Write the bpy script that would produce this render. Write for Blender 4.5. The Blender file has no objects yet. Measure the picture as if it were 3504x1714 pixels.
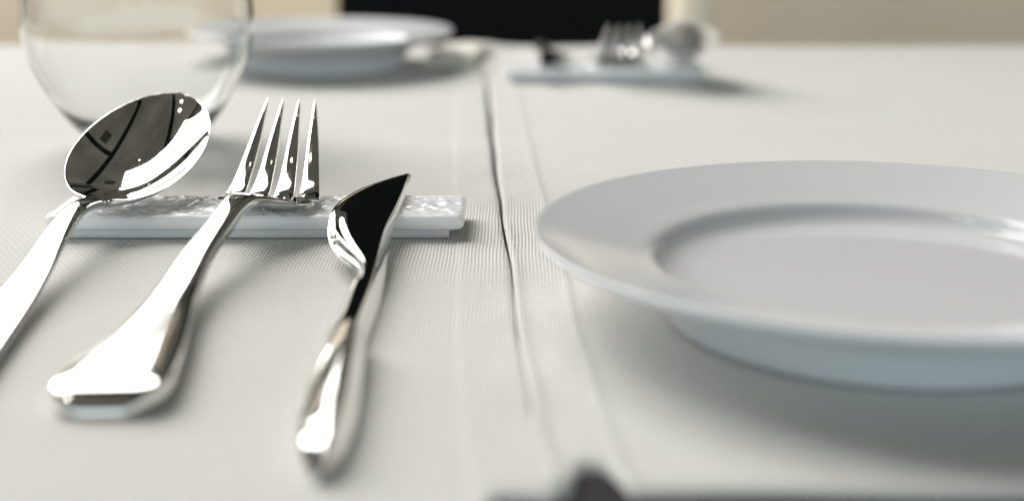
import bpy, bmesh, math, random
import numpy as np
from mathutils import Vector, noise

# ------------------------------------------------------------------ scene, camera, world, lights
S = bpy.context.scene
C = S.collection
S.render.engine = 'CYCLES'
S.cycles.use_denoising = True
S.cycles.max_bounces = 10
S.cycles.glossy_bounces = 6
S.cycles.transmission_bounces = 10
S.cycles.sample_clamp_indirect = 6.0
S.cycles.blur_glossy = 0.6
S.view_settings.view_transform = 'Standard'
S.view_settings.look = 'None'
S.view_settings.exposure = 0.05
S.view_settings.gamma = 1.0

cam_d = bpy.data.cameras.new('camera')
cam = bpy.data.objects.new('camera', cam_d)
C.objects.link(cam)
S.camera = cam
cam.location = (0, 0, 0.1192)
cam.rotation_euler = (math.radians(90) - 0.2581, 0, 0)
cam_d.sensor_width = 22.5
cam_d.lens = 30.57
cam_d.clip_start = 0.01
cam_d.clip_end = 60
cam_d.dof.use_dof = True
cam_d.dof.focus_distance = 0.487
cam_d.dof.aperture_fstop = 3.0

W = bpy.data.worlds.new('World')
S.world = W
W.use_nodes = True


def build_world():
    """a dim restaurant interior, out of view: a beamed grey-green ceiling for reflections, a cool window side behind the camera raised as fill light"""
    nt = W.node_tree
    N, L = nt.nodes, nt.links
    bg = N['Background']
    tc = N.new('ShaderNodeTexCoord')
    sp = N.new('ShaderNodeSeparateXYZ')
    L.new(tc.outputs['Generated'], sp.inputs[0])

    def math_n(op, a, b=None):
        m = N.new('ShaderNodeMath'); m.operation = op
        for i, v in enumerate((a, b)):
            if v is None: continue
            if isinstance(v, (int, float)): m.inputs[i].default_value = v
            else: L.new(v, m.inputs[i])
        return m.outputs[0]
    z = math_n('MAXIMUM', sp.outputs['Z'], 0.06)
    cx = N.new('ShaderNodeCombineXYZ')
    L.new(math_n('DIVIDE', sp.outputs['X'], z), cx.inputs[0])
    L.new(math_n('DIVIDE', sp.outputs['Y'], z), cx.inputs[1])
    br = N.new('ShaderNodeTexBrick')
    br.inputs['Color1'].default_value = (.100, .098, .080, 1)
    br.inputs['Color2'].default_value = (.070, .070, .062, 1)
    br.inputs['Mortar'].default_value = (.004, .005, .004, 1)
    br.inputs['Scale'].default_value = 1.0
    br.inputs['Mortar Size'].default_value = .045
    br.inputs['Mortar Smooth'].default_value = .2
    br.inputs['Brick Width'].default_value = 2.3
    br.inputs['Row Height'].default_value = .85
    mp = N.new('ShaderNodeMapping')
    mp.inputs['Rotation'].default_value = (0, 0, math.radians(78))
    mp.inputs['Location'].default_value = (.35, .3, 0)
    L.new(cx.outputs[0], mp.inputs[0])
    L.new(mp.outputs[0], br.inputs['Vector'])
    vo = N.new('ShaderNodeTexVoronoi'); vo.distance = 'CHEBYCHEV'
    vo.inputs['Scale'].default_value = 2.0
    L.new(mp.outputs[0], vo.inputs['Vector'])
    sq = math_n('LESS_THAN', vo.outputs['Distance'], .17)
    nz = N.new('ShaderNodeTexNoise'); nz.inputs['Scale'].default_value = 1.6; nz.inputs['Detail'].default_value = 4
    L.new(mp.outputs[0], nz.inputs['Vector'])
    tone = N.new('ShaderNodeMix'); tone.data_type = 'RGBA'; tone.blend_type = 'MULTIPLY'
    tone.inputs['Factor'].default_value = 1
    L.new(br.outputs['Color'], tone.inputs['A'])
    lev = math_n('MULTIPLY', math_n('ADD', math_n('MULTIPLY', nz.outputs['Fac'], 2.2), .0), math_n('SUBTRACT', 1.0, math_n('MULTIPLY', sq, .75)))
    L.new(lev, tone.inputs['B'])
    # low part of the sphere: near-black ahead for dark reflections, added cool fill behind
    low = N.new('ShaderNodeMix'); low.data_type = 'RGBA'
    low.inputs['A'].default_value = (1.18, 1.44, 1.54, 1)
    low.inputs['B'].default_value = (.016, .016, .015, 1)
    mr = N.new('ShaderNodeMapRange'); mr.interpolation_type = 'SMOOTHSTEP'
    mr.inputs['From Min'].default_value = -.5
    mr.inputs['From Max'].default_value = .25
    L.new(sp.outputs['Y'], mr.inputs['Value'])
    L.new(mr.outputs[0], low.inputs['Factor'])
    mz = N.new('ShaderNodeMapRange'); mz.interpolation_type = 'SMOOTHSTEP'
    mz.inputs['From Min'].default_value = .20
    mz.inputs['From Max'].default_value = .40
    L.new(sp.outputs['Z'], mz.inputs['Value'])
    mx = N.new('ShaderNodeMix'); mx.data_type = 'RGBA'
    L.new(mz.outputs[0], mx.inputs['Factor'])
    L.new(low.outputs['Result'], mx.inputs['A'])
    L.new(tone.outputs['Result'], mx.inputs['B'])
    L.new(mx.outputs['Result'], bg.inputs['Color'])
    bg.inputs['Strength'].default_value = 1.0


build_world()


def area_lamp(name, loc, target, sx, sy, radiance, col):
    d = bpy.data.lights.new(name, 'AREA')
    d.shape = 'RECTANGLE'
    d.size, d.size_y = sx, sy
    d.energy = radiance * math.pi * sx * sy
    d.color = col
    o = bpy.data.objects.new(name, d)
    C.objects.link(o)
    o.location = loc
    o.rotation_euler = (Vector(target) - Vector(loc)).to_track_quat('-Z', 'Y').to_euler()
    return o


# big window to the far left of the table, its daylight comes from the back left
area_lamp('window_light', (-2.72, 3.74, 3.50), (-.05, .45, 0), 4.5, 4.6, 7.9, (1.0, .985, .955))
# added fill light with no visible source, brightens the back wall
area_lamp('wall_fill_light', (-.8, 3.1, 1.6), (-.7, 4.2, .0), 2.4, .3, 20.0, (1.0, .88, .72))


def spot_bulb(loc, watts, r, col):
    d = bpy.data.lights.new('ceiling_bulb', 'POINT')
    d.energy = watts
    d.shadow_soft_size = r
    d.color = col
    o = bpy.data.objects.new('ceiling_bulb', d)
    C.objects.link(o)
    o.location = loc


spot_bulb((-.20, 1.23, 1.75), .22, .015, (1.0, .86, .62))
spot_bulb((-.80, .02, 1.6), 1.6, .035, (1.0, .95, .86))
spot_bulb((-.78, .26, 1.6), 1.6, .035, (1.0, .95, .86))


# ------------------------------------------------------------------ helpers
def tag(o, label=None, cat=None, group=None, kind=None):
    for k, v in (('label', label), ('category', cat), ('group', group), ('kind', kind)):
        if v: o[k] = v
    return o


def empty(name, loc=(0, 0, 0), rz=0.0):
    o = bpy.data.objects.new(name, None)
    o.empty_display_size = .02
    C.objects.link(o)
    o.location = loc
    o.rotation_euler = (0, 0, rz)
    return o


def mesh_obj(name, verts, faces, mat, parent=None, smooth=True, normals=None):
    me = bpy.data.meshes.new(name)
    me.from_pydata([tuple(v) for v in verts], [], faces)
    me.validate()
    if smooth:
        me.polygons.foreach_set('use_smooth', [True] * len(me.polygons))
    me.materials.append(mat)
    me.update()
    if normals is not None:
        me.normals_split_custom_set_from_vertices([tuple(n) for n in normals])
    o = bpy.data.objects.new(name, me)
    C.objects.link(o)
    if parent: o.parent = parent
    return o


def bm_obj(name, bm, mat, parent=None, smooth=True):
    me = bpy.data.meshes.new(name)
    bmesh.ops.recalc_face_normals(bm, faces=bm.faces)
    bm.to_mesh(me); bm.free()
    if smooth:
        me.polygons.foreach_set('use_smooth', [True] * len(me.polygons))
    me.materials.append(mat)
    o = bpy.data.objects.new(name, me)
    C.objects.link(o)
    if parent: o.parent = parent
    return o


def box_bm(x0, x1, y0, y1, z0, z1, bevel=0.0, seg=3, bm=None):
    b = bmesh.new()
    bmesh.ops.create_cube(b, size=1)
    for v in b.verts:
        v.co = Vector(((x0 + x1) / 2 + v.co.x * (x1 - x0), (y0 + y1) / 2 + v.co.y * (y1 - y0), (z0 + z1) / 2 + v.co.z * (z1 - z0)))
    if bevel:
        bmesh.ops.bevel(b, geom=list(b.edges), offset=bevel, segments=seg, profile=.5, affect='EDGES')
    if bm is None: return b
    me = bpy.data.meshes.new('tmp'); b.to_mesh(me); b.free(); bm.from_mesh(me); bpy.data.meshes.remove(me)
    return bm


def lathe(profile, n, cx=0, cy=0):
    """closed profile of (r, z) revolved; points with r = 0 become poles"""
    verts, faces, rows = [], [], []
    for r, z in profile:
        if r < 1e-6:
            rows.append([len(verts)]); verts.append((cx, cy, z))
        else:
            rows.append(list(range(len(verts), len(verts) + n)))
            for k in range(n):
                a = 2 * math.pi * k / n
                verts.append((cx + r * math.cos(a), cy + r * math.sin(a), z))
    for A, B in zip(rows[:-1], rows[1:]):
        for k in range(n):
            k2 = (k + 1) % n
            if len(A) == 1: faces.append((A[0], B[k2], B[k])) if len(B) > 1 else None
            elif len(B) == 1: faces.append((A[k], A[k2], B[0]))
            else: faces.append((A[k], A[k2], B[k2], B[k]))
    return verts, faces


def pchip(xs, ys, q):
    xs, ys, q = np.asarray(xs, float), np.asarray(ys, float), np.asarray(q, float)
    h = np.diff(xs); d = np.diff(ys) / h
    m = np.zeros(len(xs))
    for i in range(1, len(xs) - 1):
        if d[i - 1] * d[i] > 0:
            w1, w2 = 2 * h[i] + h[i - 1], h[i] + 2 * h[i - 1]
            m[i] = (w1 + w2) / (w1 / d[i - 1] + w2 / d[i])
    m[0], m[-1] = d[0], d[-1]
    i = np.clip(np.searchsorted(xs, q) - 1, 0, len(xs) - 2)
    t = (q - xs[i]) / h[i]
    return ((1 + 2 * t) * (1 - t) ** 2 * ys[i] + t * (1 - t) ** 2 * h[i] * m[i]
            + t * t * (3 - 2 * t) * ys[i + 1] + t * t * (t - 1) * h[i] * m[i + 1])


def smooth_curve(xs, ys, q):
    """natural cubic spline, for centre lines"""
    xs, ys, q = np.asarray(xs, float), np.asarray(ys, float), np.asarray(q, float)
    n = len(xs); h = np.diff(xs)
    A = np.zeros((n, n)); r = np.zeros(n)
    A[0, 0] = A[-1, -1] = 1
    for i in range(1, n - 1):
        A[i, i - 1], A[i, i], A[i, i + 1] = h[i - 1], 2 * (h[i - 1] + h[i]), h[i]
        r[i] = 6 * ((ys[i + 1] - ys[i]) / h[i] - (ys[i] - ys[i - 1]) / h[i - 1])
    M = np.linalg.solve(A, r)
    i = np.clip(np.searchsorted(xs, q) - 1, 0, n - 2)
    a, b = xs[i + 1] - q, q - xs[i]
    return (M[i] * a ** 3 + M[i + 1] * b ** 3) / (6 * h[i]) + (ys[i] / h[i] - M[i] * h[i] / 6) * a + (ys[i + 1] / h[i] - M[i + 1] * h[i] / 6) * b


def rings_mesh(rings):
    """rings: list of (M,3) arrays -> closed tube with end caps; returns verts, faces, vertex normals"""
    M = len(rings[0])
    V = np.concatenate(rings)
    F = []
    for i in range(len(rings) - 1):
        for k in range(M):
            k2 = (k + 1) % M
            F.append((i * M + k, i * M + k2, (i + 1) * M + k2, (i + 1) * M + k))
    return V, F, M


def vnormals(V, F):
    Nn = np.zeros_like(V)
    for f in F:
        p = [V[i] for i in f]
        n = np.cross(p[2] - p[0], p[3] - p[1]) if len(p) == 4 else np.cross(p[1] - p[0], p[2] - p[0])
        for i in f: Nn[i] += n
    l = np.linalg.norm(Nn, axis=1, keepdims=True)
    return Nn / np.maximum(l, 1e-12)


def split_loft(parts, rings, mat, parent):
    """one continuous tube cut into named parts that share smooth normals. parts: [(name, first ring, last ring)]"""
    V, F, M = rings_mesh(rings)
    Nn = vnormals(V, F)
    out = []
    for name, a, b in parts:
        vs = V[a * M:(b + 1) * M]; ns = Nn[a * M:(b + 1) * M]
        fs = [tuple(i - a * M for i in f) for f in F if a * M <= min(f) and max(f) < (b + 1) * M]
        if a == 0: fs.append(tuple(reversed(range(M))))
        if b == len(rings) - 1: fs.append(tuple(range(b * M - a * M, (b + 1) * M - a * M)))
        out.append(mesh_obj(name, vs, fs, mat, parent, normals=ns))
    return out


# ------------------------------------------------------------------ materials
def new_mat(name):
    m = bpy.data.materials.new(name)
    m.use_nodes = True
    return m, m.node_tree.nodes, m.node_tree.links, m.node_tree.nodes['Principled BSDF']


def simple_mat(name, col, rough, metal=0.0, coat=0.0, noise_scale=None, var=.15, bump=0.0):
    m, N, L, P = new_mat(name)
    P.inputs['Base Color'].default_value = (*col, 1)
    P.inputs['Roughness'].default_value = rough
    P.inputs['Metallic'].default_value = metal
    P.inputs['Coat Weight'].default_value = coat
    if noise_scale:
        tc = N.new('ShaderNodeTexCoord')
        nz = N.new('ShaderNodeTexNoise')
        nz.inputs['Scale'].default_value = noise_scale
        nz.inputs['Detail'].default_value = 5
        L.new(tc.outputs['Object'], nz.inputs['Vector'])
        mx = N.new('ShaderNodeMix'); mx.data_type = 'RGBA'
        mx.inputs['A'].default_value = (*[c * (1 - var) for c in col], 1)
        mx.inputs['B'].default_value = (*[min(1, c * (1 + var)) for c in col], 1)
        L.new(nz.outputs['Fac'], mx.inputs['Factor'])
        L.new(mx.outputs['Result'], P.inputs['Base Color'])
        if bump:
            bp = N.new('ShaderNodeBump')
            bp.inputs['Distance'].default_value = bump
            bp.inputs['Strength'].default_value = .6
            L.new(nz.outputs['Fac'], bp.inputs['Height'])
            L.new(bp.outputs[0], P.inputs['Normal'])
    return m


def steel_mat():
    m, N, L, P = new_mat('polished_steel')
    P.inputs['Base Color'].default_value = (.80, .785, .76, 1)
    P.inputs['Metallic'].default_value = 1
    tc = N.new('ShaderNodeTexCoord')
    mp = N.new('ShaderNodeMapping'); mp.inputs['Scale'].default_value = (1, .18, 1)
    nz = N.new('ShaderNodeTexNoise'); nz.inputs['Scale'].default_value = 420; nz.inputs['Detail'].default_value = 6
    L.new(tc.outputs['Object'], mp.inputs[0]); L.new(mp.outputs[0], nz.inputs['Vector'])
    mr = N.new('ShaderNodeMapRange')
    mr.inputs['From Min'].default_value = .35; mr.inputs['From Max'].default_value = .75
    mr.inputs['To Min'].default_value = .025; mr.inputs['To Max'].default_value = .075
    L.new(nz.outputs['Fac'], mr.inputs['Value'])
    L.new(mr.outputs[0], P.inputs['Roughness'])
    return m


def porcelain_mat(name, col):
    m, N, L, P = new_mat(name)
    P.inputs['Base Color'].default_value = (*col, 1)
    P.inputs['Roughness'].default_value = .11
    P.inputs['IOR'].default_value = 1.45
    P.inputs['Specular IOR Level'].default_value = .38
    tc = N.new('ShaderNodeTexCoord')
    nz = N.new('ShaderNodeTexNoise'); nz.inputs['Scale'].default_value = 16; nz.inputs['Detail'].default_value = 2
    L.new(tc.outputs['Object'], nz.inputs['Vector'])
    bp = N.new('ShaderNodeBump'); bp.inputs['Distance'].default_value = .0006; bp.inputs['Strength'].default_value = .25
    L.new(nz.outputs['Fac'], bp.inputs['Height']); L.new(bp.outputs[0], P.inputs['Normal'])
    return m


def cloth_mat():
    """coarse white table linen: ribs running away from the viewer, each rib a row of small staggered stitches"""
    m, N, L, P = new_mat('white_linen')
    P.inputs['Roughness'].default_value = .85
    P.inputs['Sheen Weight'].default_value = .15
    P.inputs['Specular IOR Level'].default_value = .25
    tc = N.new('ShaderNodeTexCoord')
    wob = N.new('ShaderNodeTexNoise'); wob.inputs['Scale'].default_value = 35; wob.inputs['Detail'].default_value = 3
    L.new(tc.outputs['Object'], wob.inputs['Vector'])
    sub = N.new('ShaderNodeVectorMath'); sub.operation = 'SUBTRACT'; sub.inputs[1].default_value = (.5, .5, .5)
    L.new(wob.outputs['Color'], sub.inputs[0])
    sc = N.new('ShaderNodeVectorMath'); sc.operation = 'SCALE'; sc.inputs['Scale'].default_value = .0011
    L.new(sub.outputs[0], sc.inputs[0])
    add = N.new('ShaderNodeVectorMath'); add.operation = 'ADD'
    L.new(tc.outputs['Object'], add.inputs[0]); L.new(sc.outputs[0], add.inputs[1])
    def mth(op, a, b=None, c=None):
        q = N.new('ShaderNodeMath'); q.operation = op
        for i, v in enumerate((a, b, c)):
            if v is None: continue
            if isinstance(v, (int, float)): q.inputs[i].default_value = v
            else: L.new(v, q.inputs[i])
        return q.outputs[0]
    sx = N.new('ShaderNodeSeparateXYZ')
    L.new(add.outputs[0], sx.inputs[0])
    u = mth('DIVIDE', sx.outputs['X'], .00118)
    v = mth('DIVIDE', sx.outputs['Y'], .0040)
    rib = mth('POWER', mth('SINE', mth('MULTIPLY', mth('FRACT', u), math.pi)), .7)
    shift = mth('MULTIPLY', mth('FLOOR', u), .5)
    st = mth('POWER', mth('ABSOLUTE', mth('SINE', mth('MULTIPLY', mth('ADD', v, shift), math.pi))), .9)
    uneven = N.new('ShaderNodeTexNoise'); uneven.inputs['Scale'].default_value = 260; uneven.inputs['Detail'].default_value = 3
    L.new(tc.outputs['Object'], uneven.inputs['Vector'])
    weave = mth('MULTIPLY', mth('MULTIPLY', rib, mth('MULTIPLY_ADD', st, .85, .15)), mth('MULTIPLY_ADD', uneven.outputs['Fac'], 1.5, .25))
    fine = N.new('ShaderNodeTexNoise'); fine.inputs['Scale'].default_value = 1500; fine.inputs['Detail'].default_value = 2
    L.new(tc.outputs['Object'], fine.inputs['Vector'])
    hm = N.new('ShaderNodeMath'); hm.operation = 'MULTIPLY_ADD'
    hm.inputs[1].default_value = .35
    L.new(fine.outputs['Fac'], hm.inputs[0]); L.new(weave, hm.inputs[2])
    bp = N.new('ShaderNodeBump'); bp.inputs['Distance'].default_value = .00036; bp.inputs['Strength'].default_value = 1.0
    L.new(hm.outputs[0], bp.inputs['Height']); L.new(bp.outputs[0], P.inputs['Normal'])
    # threads against the gaps between them, and slow uneven bleaching
    big = N.new('ShaderNodeTexNoise'); big.inputs['Scale'].default_value = 14; big.inputs['Detail'].default_value = 4
    L.new(tc.outputs['Object'], big.inputs['Vector'])
    a = N.new('ShaderNodeMix'); a.data_type = 'RGBA'
    a.inputs['A'].default_value = (.750, .735, .690, 1); a.inputs['B'].default_value = (.805, .795, .760, 1)
    L.new(big.outputs['Fac'], a.inputs['Factor'])
    b = N.new('ShaderNodeMix'); b.data_type = 'RGBA'; b.blend_type = 'MULTIPLY'
    mr = N.new('ShaderNodeMapRange'); mr.inputs['To Min'].default_value = .80; mr.inputs['To Max'].default_value = 1.04
    L.new(weave, mr.inputs['Value'])
    b.inputs['Factor'].default_value = 1
    L.new(a.outputs['Result'], b.inputs['A']); L.new(mr.outputs[0], b.inputs['B'])
    L.new(b.outputs['Result'], P.inputs['Base Color'])
    return m


def glass_mat():
    m, N, L, P = new_mat('clear_glass')
    P.inputs['Base Color'].default_value = (.995, .998, 1.0, 1)
    P.inputs['Transmission Weight'].default_value = 1
    P.inputs['Roughness'].default_value = 0
    P.inputs['IOR'].default_value = 1.48
    return m


def wood_mat():
    m, N, L, P = new_mat('dark_wood')
    tc = N.new('ShaderNodeTexCoord')
    mp = N.new('ShaderNodeMapping'); mp.inputs['Scale'].default_value = (2, 30, 30)
    nz = N.new('ShaderNodeTexNoise'); nz.inputs['Scale'].default_value = 3; nz.inputs['Detail'].default_value = 8
    L.new(tc.outputs['Object'], mp.inputs[0]); L.new(mp.outputs[0], nz.inputs['Vector'])
    mx = N.new('ShaderNodeMix'); mx.data_type = 'RGBA'
    mx.inputs['A'].default_value = (.010, .009, .009, 1); mx.inputs['B'].default_value = (.022, .019, .019, 1)
    L.new(nz.outputs['Fac'], mx.inputs['Factor']); L.new(mx.outputs['Result'], P.inputs['Base Color'])
    P.inputs['Roughness'].default_value = .6
    P.inputs['Specular IOR Level'].default_value = .2
    return m


STEEL = steel_mat()
PORC = porcelain_mat('white_porcelain', (.66, .66, .668))
REST_M = porcelain_mat('glazed_white_porcelain', (.88, .885, .90))
RP = REST_M.node_tree.nodes['Principled BSDF']
RP.inputs['Subsurface Weight'].default_value = .75
RP.inputs['Subsurface Radius'].default_value = (1.0, .95, .92)
RP.inputs['Subsurface Scale'].default_value = .006
LINEN = cloth_mat()
GLASS = glass_mat()
WOOD = wood_mat()
WALL_M = simple_mat('beige_plaster', (.62, .53, .41), .9, noise_scale=3, var=.06)
PILLAR_M = simple_mat('cream_paint', (.78, .71, .58), .7, noise_scale=4, var=.05)
BLACK_M = simple_mat('black_leather', (.0045, .0045, .0045), .5, noise_scale=90, var=.3, bump=.0008)
BLACK_M.node_tree.nodes['Principled BSDF'].inputs['Specular IOR Level'].default_value = .08
FLOOR_M = simple_mat('dark_floor', (.02, .018, .016), .6, noise_scale=2, var=.3)

# ------------------------------------------------------------------ setting
tag(mesh_obj('floor', [(-4, -2, -.75), (4, -2, -.75), (4, 4.2, -.75), (-4, 4.2, -.75)], [(0, 1, 2, 3)], FLOOR_M, smooth=False), kind='structure')
tag(bm_obj('wall', box_bm(-5, 5, 4.2, 4.35, -.75, .75), WALL_M, smooth=False),
    'plain beige wall far behind the table', 'wall', kind='structure')
tag(bm_obj('pillar', box_bm(.435, .545, 3.8, 3.95, -.75, .75, .03), PILLAR_M),
    'pale cream upright pillar just right of the black chair', 'pillar')

TF, TB, TX0, TX1 = .262, 1.066, -1.0, 1.05     # table edges
CT = 0.0                                        # height of the cloth's upper face
tb = empty('dining_table', (0, .66, -.75))
tag(tb, 'dark wooden dining table under the two white tablecloths', 'table')
o = bm_obj('table_top', box_bm(TX0, TX1, TF - .66 - .026, TB - .66 - .004, .75 - .034, .75 - .0022, .003), WOOD, tb)
for lx in (-.92, .97):
    for ly in (-.34, .34):
        bm_obj('leg', box_bm(lx - .03, lx + .03, ly - .03, ly + .03, 0, .715, .004), WOOD, tb)

ch = empty('dining_chair', (-.011, 1.55, -.75))
tag(ch, 'black high-backed upholstered chair across the table', 'chair')


def backrest_bm():
    b = bmesh.new()
    nx, nz = 14, 24
    rows = []
    for side in (1, -1):
        g = []
        for j in range(nz + 1):
            v = j / nz
            r = []
            for i in range(nx + 1):
                u = i / nx * 2 - 1
                hw = .186
                puff = .028 * (1 - abs(u) ** 4) * (1 - abs(2 * v - 1) ** 8)
                x = u * hw * (1 - .04 * max(0, v - .9) / .1)
                y = .06 + v * .09 + .04 * u * u * -1 - side * (.012 + puff)
                r.append(b.verts.new((x, y, .42 + v * 1.02)))
            g.append(r)
        rows.append(g)
        for j in range(nz):
            for i in range(nx):
                b.faces.new((g[j][i], g[j][i + 1], g[j + 1][i + 1], g[j + 1][i]))
    A, B = rows
    for j in range(nz):
        b.faces.new((A[j][0], B[j][0], B[j + 1][0], A[j + 1][0]))
        b.faces.new((A[j][nx], B[j][nx], B[j + 1][nx], A[j + 1][nx]))
    for i in range(nx):
        b.faces.new((A[0][i], B[0][i], B[0][i + 1], A[0][i + 1]))
        b.faces.new((A[nz][i], B[nz][i], B[nz][i + 1], A[nz][i + 1]))
    return b


bm_obj('backrest', backrest_bm(), BLACK_M, ch)
bm_obj('seat', box_bm(-.21, .21, -.38, .06, .40, .47, .025), BLACK_M, ch)
for lx in (-.18, .18):
    for ly in (-.34, .02):
        bm_obj('leg', box_bm(lx - .02, lx + .02, ly - .02, ly + .02, 0, .40, .003), WOOD, ch)

# ------------------------------------------------------------------ tablecloths
GAPX = [(.20, .0105), (.2673, .0082), (.298, .0052), (.3587, .0018), (.400, .0006), (.4464, -.0011), (.5038, -.0038), (.6118, -.0080),
        (.733, -.0118), (.891, -.0168), (1.047, -.0222), (1.10, -.024)]
GY = [g[0] for g in GAPX]; GX = [g[1] for g in GAPX]


def gap_half(y):        # half width of the slit between the two cloths
    return float(np.interp(y, [.25, .262, .285, .30, .42, .45, .50, .60, .74, .86, .95, 1.1], [0, 0, 0, 0, .00025, .0004, .0005, .0009, .0012, .0007, 0, 0]))


def sst(a, b, x):
    t = min(1, max(0, (x - a) / (b - a)))
    return t * t * (3 - 2 * t)


def cloth_height(x, y, d, side):
    """small relief of the cloth's upper face: hem, pressed crease, soft waves; d = distance from the slit"""
    hem = .0165 if side < 0 else .0175
    hh = .0003 if side < 0 else .0004
    z = -hh + hh * (1 - sst(hem - .0010, hem + .0010, d))
    if side > 0: z += .0012 * math.exp(-(d / .0022) ** 2) * sst(.60, .42, y)
    if side > 0: z += .00018 * math.exp(-((d - hem + .0016) / .0011) ** 2)            # stitched ridge of the hem
    yc = .693 + .004 * math.sin(x * 9)
    z += .0011 * math.exp(-((y - yc) / .0035) ** 2) * sst(.012, .03, d)                                     # pressed fold
    z += .0003 * noise.noise(Vector((x * 18, y * 14, side * 3.0)))
    z += .0010 * noise.noise(Vector((x * 7, y * 6, 4 + side))) * sst(.56, .70, y) * .5
    if d < .05:
        z += .0045 * math.exp(-((y - 1.035) / .022) ** 2) * math.exp(-(d / .02) ** 2)
        z += .0004 * math.sin(y * 120 + side) * math.exp(-(d / .006) ** 2)
    z -= .0009 * math.exp(-(d / .0009) ** 2) * (1 if gap_half(y) > 0 else .3)   # rounded selvedge
    return z


def front_edge(x, side):
    y = TF - .0015
    if side > 0:
        y += .0135 * math.exp(-abs((x - .0180) / .0054) ** 5) + .0010 * math.sin(x * 26) - .0006 * math.cos(x * 70)
    else:
        y += -.002 - .0235 * (1 - sst(-.013, -.002, x))
    return y


def make_cloth(side):
    xs = [0, .0004, .0009, .0014, .002, .003, .0045, .006, .0075, .009, .0105, .012, .0135, .0145, .0152, .0158, .0164, .017, .0178, .019, .021, .024, .028]
    x = .028
    while x < .24: x += .005; xs.append(x)
    while x < 1.02: x += .03; xs.append(x)
    ys = []
    y = 0.0
    L = 1.0
    # parameter along the depth: fine in the middle of the picture
    yl = [.0]
    V, F = [], []
    cols = []
    depth_vals = list(np.linspace(0, .03, 10)) + list(np.linspace(.035, .42, 110)) + list(np.linspace(.43, .80, 60))
    for d in xs:
        col = []
        for k, s in enumerate(depth_vals):
            yy = TF + s
            gx = float(np.interp(yy, GY, GX)) + .00022 * math.sin(yy * 62)
            xx = gx + side * (gap_half(yy) + d)
            fe = front_edge(xx, side)
            yy2 = fe + (TB - fe) * (s / .80)
            gx = float(np.interp(yy2, GY, GX)) + .00022 * math.sin(yy2 * 62)
            xx = gx + side * (gap_half(yy2) + d)
            zz = cloth_height(xx, yy2, d, side)
            for e in (yy2 - fe, TB - yy2):              # the edges roll over
                if e < .003: zz -= .0012 * (1 - e / .003) ** 2
            col.append((xx, yy2, zz))
        cols.append(col)
    n = len(depth_vals)
    for col in cols: V += col
    m = len(cols)
    for i in range(m - 1):
        for j in range(n - 1):
            q = (i * n + j, (i + 1) * n + j, (i + 1) * n + j + 1, i * n + j + 1)
            F.append(q if side > 0 else tuple(reversed(q)))
    # thickness: a skirt down along the slit and the two ends
    def skirt(idx, flip):
        base = len(V)
        for i in idx: V.append((V[i][0], V[i][1], V[i][2] - .0014 if V[i][2] > -.003 else V[i][2] - .004))
        for k in range(len(idx) - 1):
            q = (idx[k], idx[k + 1], base + k + 1, base + k)
            F.append(tuple(reversed(q)) if flip else q)
    skirt([j for j in range(n)], side < 0)
    skirt([i * n for i in range(m)], side > 0)
    skirt([i * n + n - 1 for i in range(m)], side < 0)
    return V, F


V, F = make_cloth(-1)
tag(mesh_obj('tablecloth', V, F, LINEN), 'white woven tablecloth on the left, under the spoon, fork and knife', 'tablecloth', 'white tablecloths')
V, F = make_cloth(1)
tag(mesh_obj('tablecloth', V, F, LINEN), 'white woven tablecloth on the right, under the large near plate', 'tablecloth', 'white tablecloths')


# ------------------------------------------------------------------ plate
def plate_profile():
    top = [(0, .0122), (.030, .0122), (.052, .0124), (.0575, .0128), (.0605, .0137), (.0625, .0152), (.0640, .0170), (.0655, .0181),
           (.0676, .0188), (.072, .0197), (.080, .0216), (.090, .0240), (.0955, .0254), (.0970, .0258)]
    lip = [(.0981, .0259), (.0987, .0254), (.0987, .0246), (.0980, .0238)]
    bot = [(.0955, .0226), (.090, .0208), (.082, .0182), (.074, .0156), (.068, .0132), (.0640, .0102), (.0622, .0066), (.0614, .0030), (.0612, .0012), (.0606, .0003), (.0588, .0001), (.0578, .0008),
           (.0574, .0040), (.045, .0072), (0, .0074)]
    pts = top + lip + bot
    # refine with a spline through cumulative length
    P = np.array(pts); s = np.concatenate([[0], np.cumsum(np.linalg.norm(np.diff(P, axis=0), axis=1))])
    q = np.unique(np.concatenate([s, (s[:-1] + s[1:]) / 2, s[:-1] * .75 + s[1:] * .25, s[:-1] * .25 + s[1:] * .75]))
    r, z = pchip(s, P[:, 0], q), pchip(s, P[:, 1], q)
    r[0] = r[-1] = 0
    return list(zip(r, z))


pv, pf = lathe(plate_profile(), 192)
pf = [tuple(reversed(f)) for f in pf]
plate = mesh_obj('plate', pv, pf, PORC)
plate.location = (.1047, .3780, 0)
tag(plate, 'empty white plate with a wide rim at the front right, beside the near knife', 'plate', 'white dinner plates')
pl2 = plate.copy(); C.objects.link(pl2)
pl2.location = (-.1265, .932, .0004)
pl2.scale = (.885, .885, .95)
tag(pl2, 'blurred white plate at the far side of the table behind the glass', 'plate', 'white dinner plates')


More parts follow.
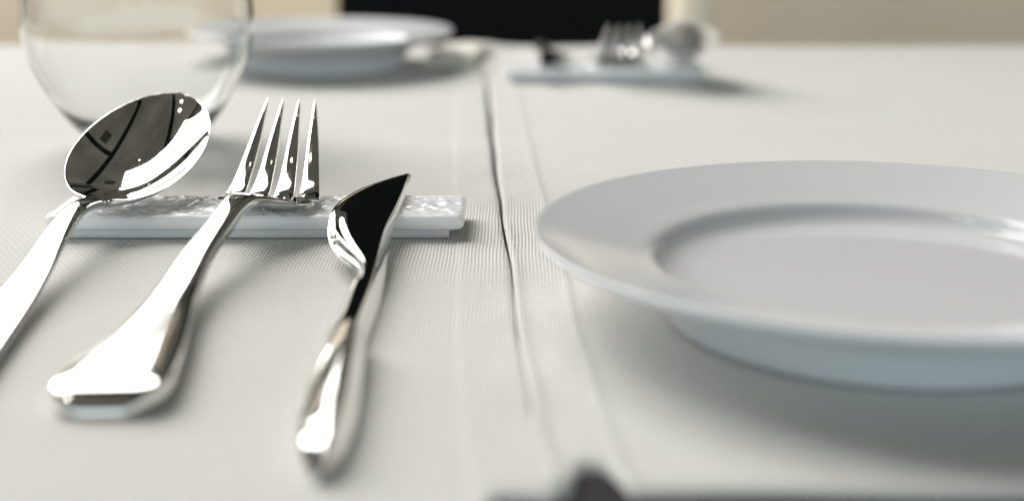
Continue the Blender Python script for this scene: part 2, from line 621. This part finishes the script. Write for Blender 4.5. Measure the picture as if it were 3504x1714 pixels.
# ------------------------------------------------------------------ cutlery rest
def rest_slab(parent):
    """porcelain bar with a hammered top; local origin at its centre on the table"""
    b = bmesh.new()
    lx, ly, z0, z1, r = .0725, .0172, .0032, .0086, .0030
    nx, ny = 190, 46
    def corner(px, py):
        return px, py
    top = []
    for j in range(ny + 1):
        row = []
        for i in range(nx + 1):
            x = -lx + 2 * lx * i / nx; y = -ly + 2 * ly * j / ny
            ex, ey = lx - abs(x), ly - abs(y)
            # rounded vertical corners
            if ex < r and ey < r:
                dx, dy = r - ex, r - ey
                dd = max(dx, dy); ll = math.hypot(dx, dy)
                k = dd / ll if ll > 0 else 1
                x = math.copysign(lx - r + dx * k, x); y = math.copysign(ly - r + dy * k, y)
                e = r - dd
            else:
                e = min(ex, ey)
            er = .0016
            rnd = 0 if e >= er else er - math.sqrt(max(0, er * er - (er - e) ** 2))
            p = Vector((x * 190, y * 240, 1.7))
            vor = noise.voronoi(Vector((x * 190, y * 250, .3)))[0]
            bumps = min(.9, vor[1] - vor[0]) * .00100 + .0006 * noise.noise(p) + .0005 * noise.noise(p * 2.3)
            amp = sst(.0002, .0026, e)
            row.append(b.verts.new((x, y, z1 - rnd + (bumps - .0004) * amp)))
        top.append(row)
    for j in range(ny):
        for i in range(nx):
            b.faces.new((top[j][i], top[j][i + 1], top[j + 1][i + 1], top[j + 1][i]))
    loop = top[0][:] + [top[j][nx] for j in range(1, ny + 1)] + top[ny][-2::-1] + [top[j][0] for j in range(ny - 1, 0, -1)]
    prev = loop
    for z, ins in ((.0062, 0), (.0046, .00015), (.0038, .0006), (z0, .0016), (z0, .004)):
        ring = []
        for v in loop:
            s = Vector((v.co.x, v.co.y))
            fx = (lx - ins) / lx; fy = (ly - ins) / ly
            ring.append(b.verts.new((s.x * fx, s.y * fy, z)))
        for k in range(len(loop)):
            k2 = (k + 1) % len(loop)
            b.faces.new((prev[k], ring[k], ring[k2], prev[k2]))
        prev = ring
    b.faces.new(list(reversed(prev)))
    o = bm_obj('slab', b, REST_M, parent)
    f = bm_obj('foot', box_bm(-.0672, .0672, -.0150, .0150, 0.0001, .0033, .0006, 2), REST_M, parent)
    return o, f


rest = empty('cutlery_rest', (-.0890, .4825, 0))
tag(rest, 'long white porcelain cutlery rest with hammered top, under the near spoon, fork and knife', 'cutlery rest', 'porcelain cutlery rests')
rest_slab(rest)


# ------------------------------------------------------------------ spoon, fork, knife  (built in table coordinates)
MSEG = 40


def ring_superellipse(c, side, up, w, h_top, h_bot, e_top=.75, e_bot=.75, dish=0.0, dish_pow=1.0, crown=0.0):
    """closed section: half width w, rises h_top above and h_bot below the centre; dish sinks the middle"""
    pts = []
    for k in range(MSEG):
        a = 2 * math.pi * k / MSEG
        ca, sa = math.cos(a), math.sin(a)
        e = e_top if sa >= 0 else e_bot
        x = w * math.copysign(abs(ca) ** e, ca)
        z = (h_top if sa >= 0 else h_bot) * math.copysign(abs(sa) ** e, sa)
        t = x / w if w > 0 else 0
        z += -dish * max(0, 1 - t * t) ** dish_pow + crown * (1 - t * t)
        pts.append(c + side * x + up * z)
    return np.array(pts)


def frames(path, roll):
    T = np.gradient(path, axis=0)
    T /= np.linalg.norm(T, axis=1, keepdims=True)
    out = []
    for t, r in zip(T, roll):
        s = np.cross(t, [0, 0, 1.0]); s /= np.linalg.norm(s)
        u = np.cross(s, t)
        out.append((s * math.cos(r) - u * math.sin(r), u * math.cos(r) + s * math.sin(r)))   # positive roll: right side drops
    return out


def make_spoon():
    root = empty('spoon', (-.143, .40, 0))
    # centre line: y -> x, z
    ky = [.262, .30, .34, .375, .405, .428, .444, .455, .465]
    kx = [-.1355, -.1375, -.1398, -.1418, -.1428, -.1432, -.1430, -.1427, -.1421]
    kz = [.0035, .0030, .0030, .0040, .0078, .0130, .0154, .0152, .0132]
    q = np.concatenate([.262 + .012 * (1 - np.cos(np.linspace(0, math.pi / 2, 10))), np.linspace(.276, .463, 70)])
    hx, hz = smooth_curve(ky, kx, q), smooth_curve(ky, kz, q)
    hp = np.stack([hx, q, hz], 1)
    nb = 60
    u = -np.cos(np.linspace(.16, math.pi - .02, nb))
    n0, n1 = np.array([-.1421, .4645, .0132]), np.array([-.1282, .5350, .0405])
    bp = n0 + (n1 - n0) * ((u[:, None] + 1) / 2)
    path = np.concatenate([hp, bp])
    # widths
    wk = [.262, .268, .28, .30, .34, .375, .405, .428, .444, .458, .4665]
    wv = [.0035, .0085, .0108, .0105, .0088, .0070, .0050, .0040, .0036, .0040, .0058]
    wh = pchip(wk, wv, q)
    Wd = .0228
    wb = np.maximum(Wd * np.sqrt(np.maximum(0, 1 - u * u)) * (1 + .05 * (-u)), .0006)
    blend = np.clip((u + 1) / .12, 0, 1)
    w = np.concatenate([wh, np.maximum(wb, .0055 * (1 - blend))])
    roll = np.concatenate([np.interp(q, [.26, .40, .465], [-.04, -.03, .08]), np.interp(u, [-1, -.6, 1], [.08, .14, .14])])
    nh = len(q)
    # smooth the joint of the centre line
    sm = path.copy()
    for _ in range(6):
        sm[nh - 6:nh + 6] = .5 * sm[nh - 6:nh + 6] + .25 * (sm[nh - 7:nh + 5] + sm[nh - 5:nh + 7])
    path = sm
    fr = frames(path, roll)
    rings = []
    for i, p in enumerate(path):
        s, up = fr[i]
        if i < nh:
            f = min(1, max(0, (q[i] - .40) / .045))
            ht = .0012 + .0009 * f; hb = .0014 + .0010 * f
            if i < 8: ht *= .4 + .6 * i / 8; hb *= .4 + .6 * i / 8
            rings.append(ring_superellipse(p, s, up, w[i], ht, hb, .55 + .25 * f, .8))
        else:
            uu = u[i - nh]
            g = min(1, (i - nh) / 16.0)
            ht = .0021 * (1 - g) + .00055 * g; hb = .0024 * (1 - g) + .0006 * g
            D = .0112 * max(0, 1 - uu * uu) ** .9 * (.25 + .75 * min(1, (i - nh) / 10.0))
            rings.append(ring_superellipse(p, s, up, w[i], ht, hb, .8, .8, dish=D, dish_pow=.95))
    off = np.array(root.location)
    rings = [r - off for r in rings]
    split_loft([('handle', 0, nh), ('bowl', nh, len(rings) - 1)], rings, STEEL, root)
    return root


def make_fork():
    root = empty('fork', (-.093, .40, 0))
    ky = [.300, .315, .335, .362, .388, .410, .428, .444, .455, .464, .474, .482]
    kx = [-.0950, -.0946, -.0940, -.0948, -.0955, -.0947, -.0922, -.0905, -.0890, -.0872, -.0852, -.0846]
    kz = [.0034, .0034, .0038, .0049, .0070, .0108, .0146, .0172, .0171, .0150, .0122, .0126]
    q = np.concatenate([.300 + .019 * (1 - np.cos(np.linspace(0, math.pi / 2, 30))), np.linspace(.321, .482, 80)])
    path = np.stack([smooth_curve(ky, kx, q), q, smooth_curve(ky, kz, q)], 1)
    wk = [.300, .3006, .302, .305, .309, .314, .322, .335, .355, .372, .395, .415, .435, .448, .456, .463, .470, .476, .482]
    wv = [.0050, .0075, .0100, .0124, .0136, .0138, .0129, .0110, .0085, .0068, .0054, .0045, .0042, .0050, .0075, .0112, .0146, .0158, .0158]
    w = pchip(wk, wv, q)
    roll = np.interp(q, [.30, .42, .46, .48], [-.02, -.02, .05, .05])
    fr = frames(path, roll)
    rings = []
    for i, p in enumerate(path):
        s, up = fr[i]
        y = q[i]
        ht = float(np.interp(y, [.305, .312, .36, .43, .45, .465, .482], [.0034, .0034, .0029, .0026, .0024, .0013, .0010]))
        hb = float(np.interp(y, [.305, .312, .36, .43, .45, .465, .482], [.0034, .0034, .0026, .0024, .0022, .0013, .0011]))
        if y < .3135:       # the thick end rolls over to the table
            top_z = .0004 + .0064 * math.sqrt(max(0, 1 - (max(0, .3090 - y) / .0090) ** 2))
            bot_z = float(pchip([.300, .3012, .3045, .3135], [.0003, .0002, .0001, .0000], [y])[0])
            p = np.array([p[0], p[1], (top_z + bot_z) / 2])
            ht = hb = (top_z - bot_z) / 2
        et = float(np.interp(y, [.30, .335, .41, .44, .482], [.24, .38, .54, .75, .6]))
        dish = float(np.interp(y, [.45, .47, .482], [0, .0016, .0022]))
        rings.append(ring_superellipse(p, s, up, w[i], ht, hb, et, .6, dish=dish))
    off = np.array(root.location)
    nhd = int(np.argmin(abs(q - .450)))
    split_loft([('handle', 0, nhd), ('head', nhd, len(rings) - 1)], [r - off for r in rings], STEEL, root)
    # four tines, curving up and converging to points
    base_x = [-.0988, -.0897, -.0805, -.0713]
    tip_x = [-.0937, -.0879, -.0818, -.0757]
    zt = [.0392, .0388, .0386, .0384]
    for k in range(4):
        t = np.linspace(0, 1, 34)
        y = .474 + (.532 - .474) * t
        zz = smooth_curve([0, .12, .35, .6, 1.0], [.0118 + (.0005 if k in (0, 3) else 0), .0122, .0168, .0247, zt[k]], t)
        x = base_x[k] + (tip_x[k] - base_x[k]) * (t ** 1.05)
        pth = np.stack([x, y, zz], 1)
        wt = pchip([0, .12, .30, .6, .9, 1], [.0040, .0037, .0031, .0022, .00085, .0002], t)
        f2 = frames(pth, np.full(len(t), .05))
        rg = []
        for i, p in enumerate(pth):
            s, up = f2[i]
            th = float(np.interp(t[i], [0, .3, .85, 1], [.0011, .0014, .0009, .0002]))
            rg.append(ring_superellipse(p, s, up, wt[i], th, th, .62, .62))
        split_loft([('tine', 0, len(rg) - 1)], [r - off for r in rg], STEEL, root)
    return root


def make_knife():
    root = empty('knife', (-.043, .40, 0))
    off = np.array(root.location)
    # blade and shank: left and right edges at given depths
    ky = [.330, .345, .365, .385, .398, .406, .414, .424, .434, .446, .457, .468, .480, .492, .503, .510, .5135]
    lx = [-.0472, -.0467, -.0459, -.0456, -.0458, -.0474, -.0510, -.0556, -.0588, -.0606, -.0608, -.0600, -.0571, -.0527, -.0466, -.0422, -.0396]
    rx = [-.0410, -.0412, -.0412, -.0408, -.0408, -.0409, -.0410, -.0412, -.0413, -.0412, -.0407, -.0401, -.0396, -.0392, -.0389, -.0387, -.0388]
    kz = [.0062, .0064, .0069, .0076, .0083, .0088, .0094, .0101, .0107, .0113, .0118, .0122, .0126, .0130, .0133, .0135, .0136]
    q = np.concatenate([np.linspace(.330, .50, 96), .50 + .0135 * np.sin(np.linspace(.08, math.pi / 2, 20))])
    L, R = smooth_curve(ky, lx, q), smooth_curve(ky, rx, q)
    Z = smooth_curve(ky, kz, q)
    V_rings = []
    n_across = 33
    for i, y in enumerate(q):
        wd = max(R[i] - L[i], .0003)
        th_r = float(np.interp(y, [.33, .40, .44, .50, .5135], [.0026, .0029, .0020, .0011, .0002]))   # spine half thickness
        th_l = float(np.interp(y, [.33, .39, .41, .44, .5135], [.0022, .0014, .0007, .0003, .0002]))
        flank = float(np.interp(y, [.33, .36, .40, .42, .45, .51], [.0027, .0027, .0024, .0019, .0013, .0006]))
        bend = float(np.interp(y, [.39, .400, .420, .442, .457], [0, .0030, .0036, .0026, 0]))       # rolled lower edge by the heel
        up, lo = [], []
        for k in range(n_across):
            t = k / (n_across - 1)
            e = math.sqrt(max(0, 1 - (2 * t - 1) ** 8))
            th = th_l + (th_r - th_l) * t
            zc = Z[i] - bend * max(0, 1 - t / .42) ** 2
            if t < .42: zc += bend * (.16 * math.sin(t / .42 * 11 + y * 140) * math.sin(math.pi * t / .42))
            saw = 0
            if t == 0 and .338 < y < .392:
                saw = .0012 * (1 - abs(((y * 260) % 1) * 2 - 1))
            tilt = -.06 * (t - .5) * wd
            rim = .0006 * (1 - max(.25, e))
            up.append((L[i] + wd * t - saw, y, zc + tilt - rim))
            lo.append((L[i] + wd * t - saw * .5 + flank * max(0, (t - .75) / .25), y, zc + tilt - 2 * th * (max(.3, e) if t < .5 else 1.0)))
        V_rings.append(np.array(up[::-1] + lo))
    split_loft([('blade', 0, len(V_rings) - 1)], [r - off for r in V_rings], STEEL, root)
    # handle: a slim rounded bar with a soft ridge
    hy = np.concatenate([.2640 + .010 * (1 - np.cos(np.linspace(0, math.pi / 2, 12))), np.linspace(.276, .346, 40)])
    hx = smooth_curve([.264, .275, .298, .32, .338, .346], [-.0396, -.0402, -.0411, -.0417, -.0421, -.0424], hy)
    hz = pchip([.264, .268, .2745, .298, .32, .338, .346], [.0010, .0023, .0049, .0054, .0059, .0063, .0064], hy)
    hw = pchip([.264, .2655, .270, .280, .298, .325, .340, .346], [.0008, .0018, .0034, .0054, .0064, .0055, .0047, .0043], hy)
    pth = np.stack([hx, hy, hz], 1)
    fr = frames(pth, np.zeros(len(hy)))
    # broad face tipped to the left, a ridge right of the middle, a steep right flank, flat underside
    poly = np.array([(-1.0, -.30), (-.97, -.02), (-.60, .32), (-.12, .58), (.10, .68), (.40, .68), (.52, .48), (.72, -.25), (.88, -.78), (.80, -.95), (.2, -1.0), (-.5, -1.0), (-.88, -.80)])
    seg = np.concatenate([[0], np.cumsum(np.linalg.norm(np.diff(np.vstack([poly, poly[:1]]), axis=0), axis=1))])
    qq = np.linspace(0, seg[-1], 53)[:-1]
    ext = np.vstack([poly[-2:], poly, poly[:3]])
    se = np.concatenate([[0], np.cumsum(np.linalg.norm(np.diff(ext, axis=0), axis=1))])
    qe = qq + se[2]
    px, pz = smooth_curve(se, ext[:, 0], qe), smooth_curve(se, ext[:, 1], qe)
    rg = []
    for i, p in enumerate(pth):
        sd, up = fr[i]
        g = .30 + .70 * math.sqrt(max(0, 1 - max(0, 1 - (hy[i] - .264) / .010) ** 2))
        rg.append(np.array([p + sd * a * hw[i] * 1.08 + up * b * .0046 * g for a, b in zip(px, pz)])[::-1])
    split_loft([('handle', 0, len(rg) - 1)], [r - off for r in rg], STEEL, root)
    return root


spoon = make_spoon()
tag(spoon, 'shiny steel spoon at the left, bowl tipped up on the near rest', 'spoon', 'steel spoons')
fork = make_fork()
tag(fork, 'shiny four-tined steel fork lying between the near spoon and knife', 'fork', 'steel forks')
knife = make_knife()
tag(knife, 'shiny steel knife with broad dark-reflecting blade on the near rest', 'knife', 'steel knives')


# the place setting opposite: the same pieces turned round to face the other diner
def copy_tree(o, parent=None):
    c = o.copy(); C.objects.link(c)
    if parent: c.parent = parent
    for k in [k for k in o.children]: copy_tree(k, c)
    return c


FR = (.0570, .874)


def far_copy(o, dx, dy, label, z=0.0, sx=1.0, rz=0.0):
    c = copy_tree(o)
    x, y, _ = o.location
    c.location = (FR[0] + dx - (x - rest.location.x), FR[1] + dy - (y - rest.location.y), z)
    c.rotation_euler = (0, 0, math.pi + rz)
    c.scale = (sx, 1, 1)
    c['label'] = label
    return c


far_copy(rest, .0, .0, 'blurred white cutlery rest at the far side of the table, right of the centre slit', sx=.86)
far_copy(spoon, .001, 0, 'blurred spoon with raised round bowl on the far cutlery rest')
far_copy(fork, .013, 0, 'blurred upright fork tines on the far cutlery rest')
far_copy(knife, .010, 0, 'blurred knife, a small dark sliver, on the far cutlery rest')


# folded napkin beside the far plate
def napkin():
    b = bmesh.new()
    nx, ny = 24, 40
    for layer in range(3):
        z0, z1 = .0004 + layer * .0031, .0004 + layer * .0031 + .0029
        g = []
        for top in (1, 0):
            rows = []
            for j in range(ny + 1):
                r = []
                for i in range(nx + 1):
                    u, v = i / nx, j / ny
                    x = -.0190 + .038 * u + .002 * math.sin(v * 5 + layer)
                    y = -.045 + .09 * v + .004 * layer + .006 * u
                    edge = min(u, 1 - u) * 6
                    rr = math.sqrt(max(0, 1 - max(0, 1 - edge) ** 2)) if edge < 1 else 1
                    mid = (z0 + z1) / 2
                    z = mid + (1 if top else -1) * (z1 - z0) / 2 * (.25 + .75 * rr) + .0012 * layer * noise.noise(Vector((u * 3, v * 5, layer))) * (1 if layer else 0)
                    r.append(b.verts.new((x, y, z)))
                rows.append(r)
            g.append(rows)
            for j in range(ny):
                for i in range(nx):
                    b.faces.new((rows[j][i], rows[j][i + 1], rows[j + 1][i + 1], rows[j + 1][i]))
        A, B = g
        for j in range(ny):
            b.faces.new((A[j][0], A[j + 1][0], B[j + 1][0], B[j][0]))
            b.faces.new((A[j][nx], B[j][nx], B[j + 1][nx], A[j + 1][nx]))
        for i in range(nx):
            b.faces.new((A[0][i], B[0][i], B[0][i + 1], A[0][i + 1]))
            b.faces.new((A[ny][i], A[ny][i + 1], B[ny][i + 1], B[ny][i]))
    return b


NAP_M = simple_mat('cream_napkin_cloth', (.80, .77, .70), .9, noise_scale=200, var=.05, bump=.0004)
nap = bm_obj('napkin', napkin(), NAP_M)
nap.location = (-.0385, .965, 0)
nap.scale = (.85, .9, .8)
nap.rotation_euler = (0, 0, math.radians(-8))
tag(nap, 'folded cream cloth napkin beside the far plate', 'napkin')


# ------------------------------------------------------------------ drinking glass
def glass_profile():
    out = [(0, .0012), (.018, .0010), (.0225, .0004), (.0245, .0010), (.0275, .0045), (.0350, .0135), (.0435, .0270), (.0500, .0420), (.0525, .0560), (.0520, .0700), (.0485, .0900), (.0440, .1080)]
    rim = [(.0436, .1087), (.0431, .1082)]
    inn = [(.0475, .0900), (.0510, .0700), (.0515, .0560), (.0491, .0426), (.0425, .0280), (.0336, .0150), (.0240, .0085), (.0120, .0062), (0, .0058)]
    P = np.array(out + rim + inn)
    s = np.concatenate([[0], np.cumsum(np.linalg.norm(np.diff(P, axis=0), axis=1))])
    q = np.unique(np.concatenate([s] + [s[:-1] + (s[1:] - s[:-1]) * k / 4 for k in (1, 2, 3)]))
    r, z = pchip(s, P[:, 0], q), pchip(s, P[:, 1], q)
    r[0] = r[-1] = 0
    return list(zip(r, z))


gv, gf = lathe(glass_profile(), 128)
gl = mesh_obj('drinking_glass', gv, gf, GLASS)
gl.location = (-.1725, .648, .0002)
tag(gl, 'clear rounded stemless drinking glass behind the spoon', 'glass')
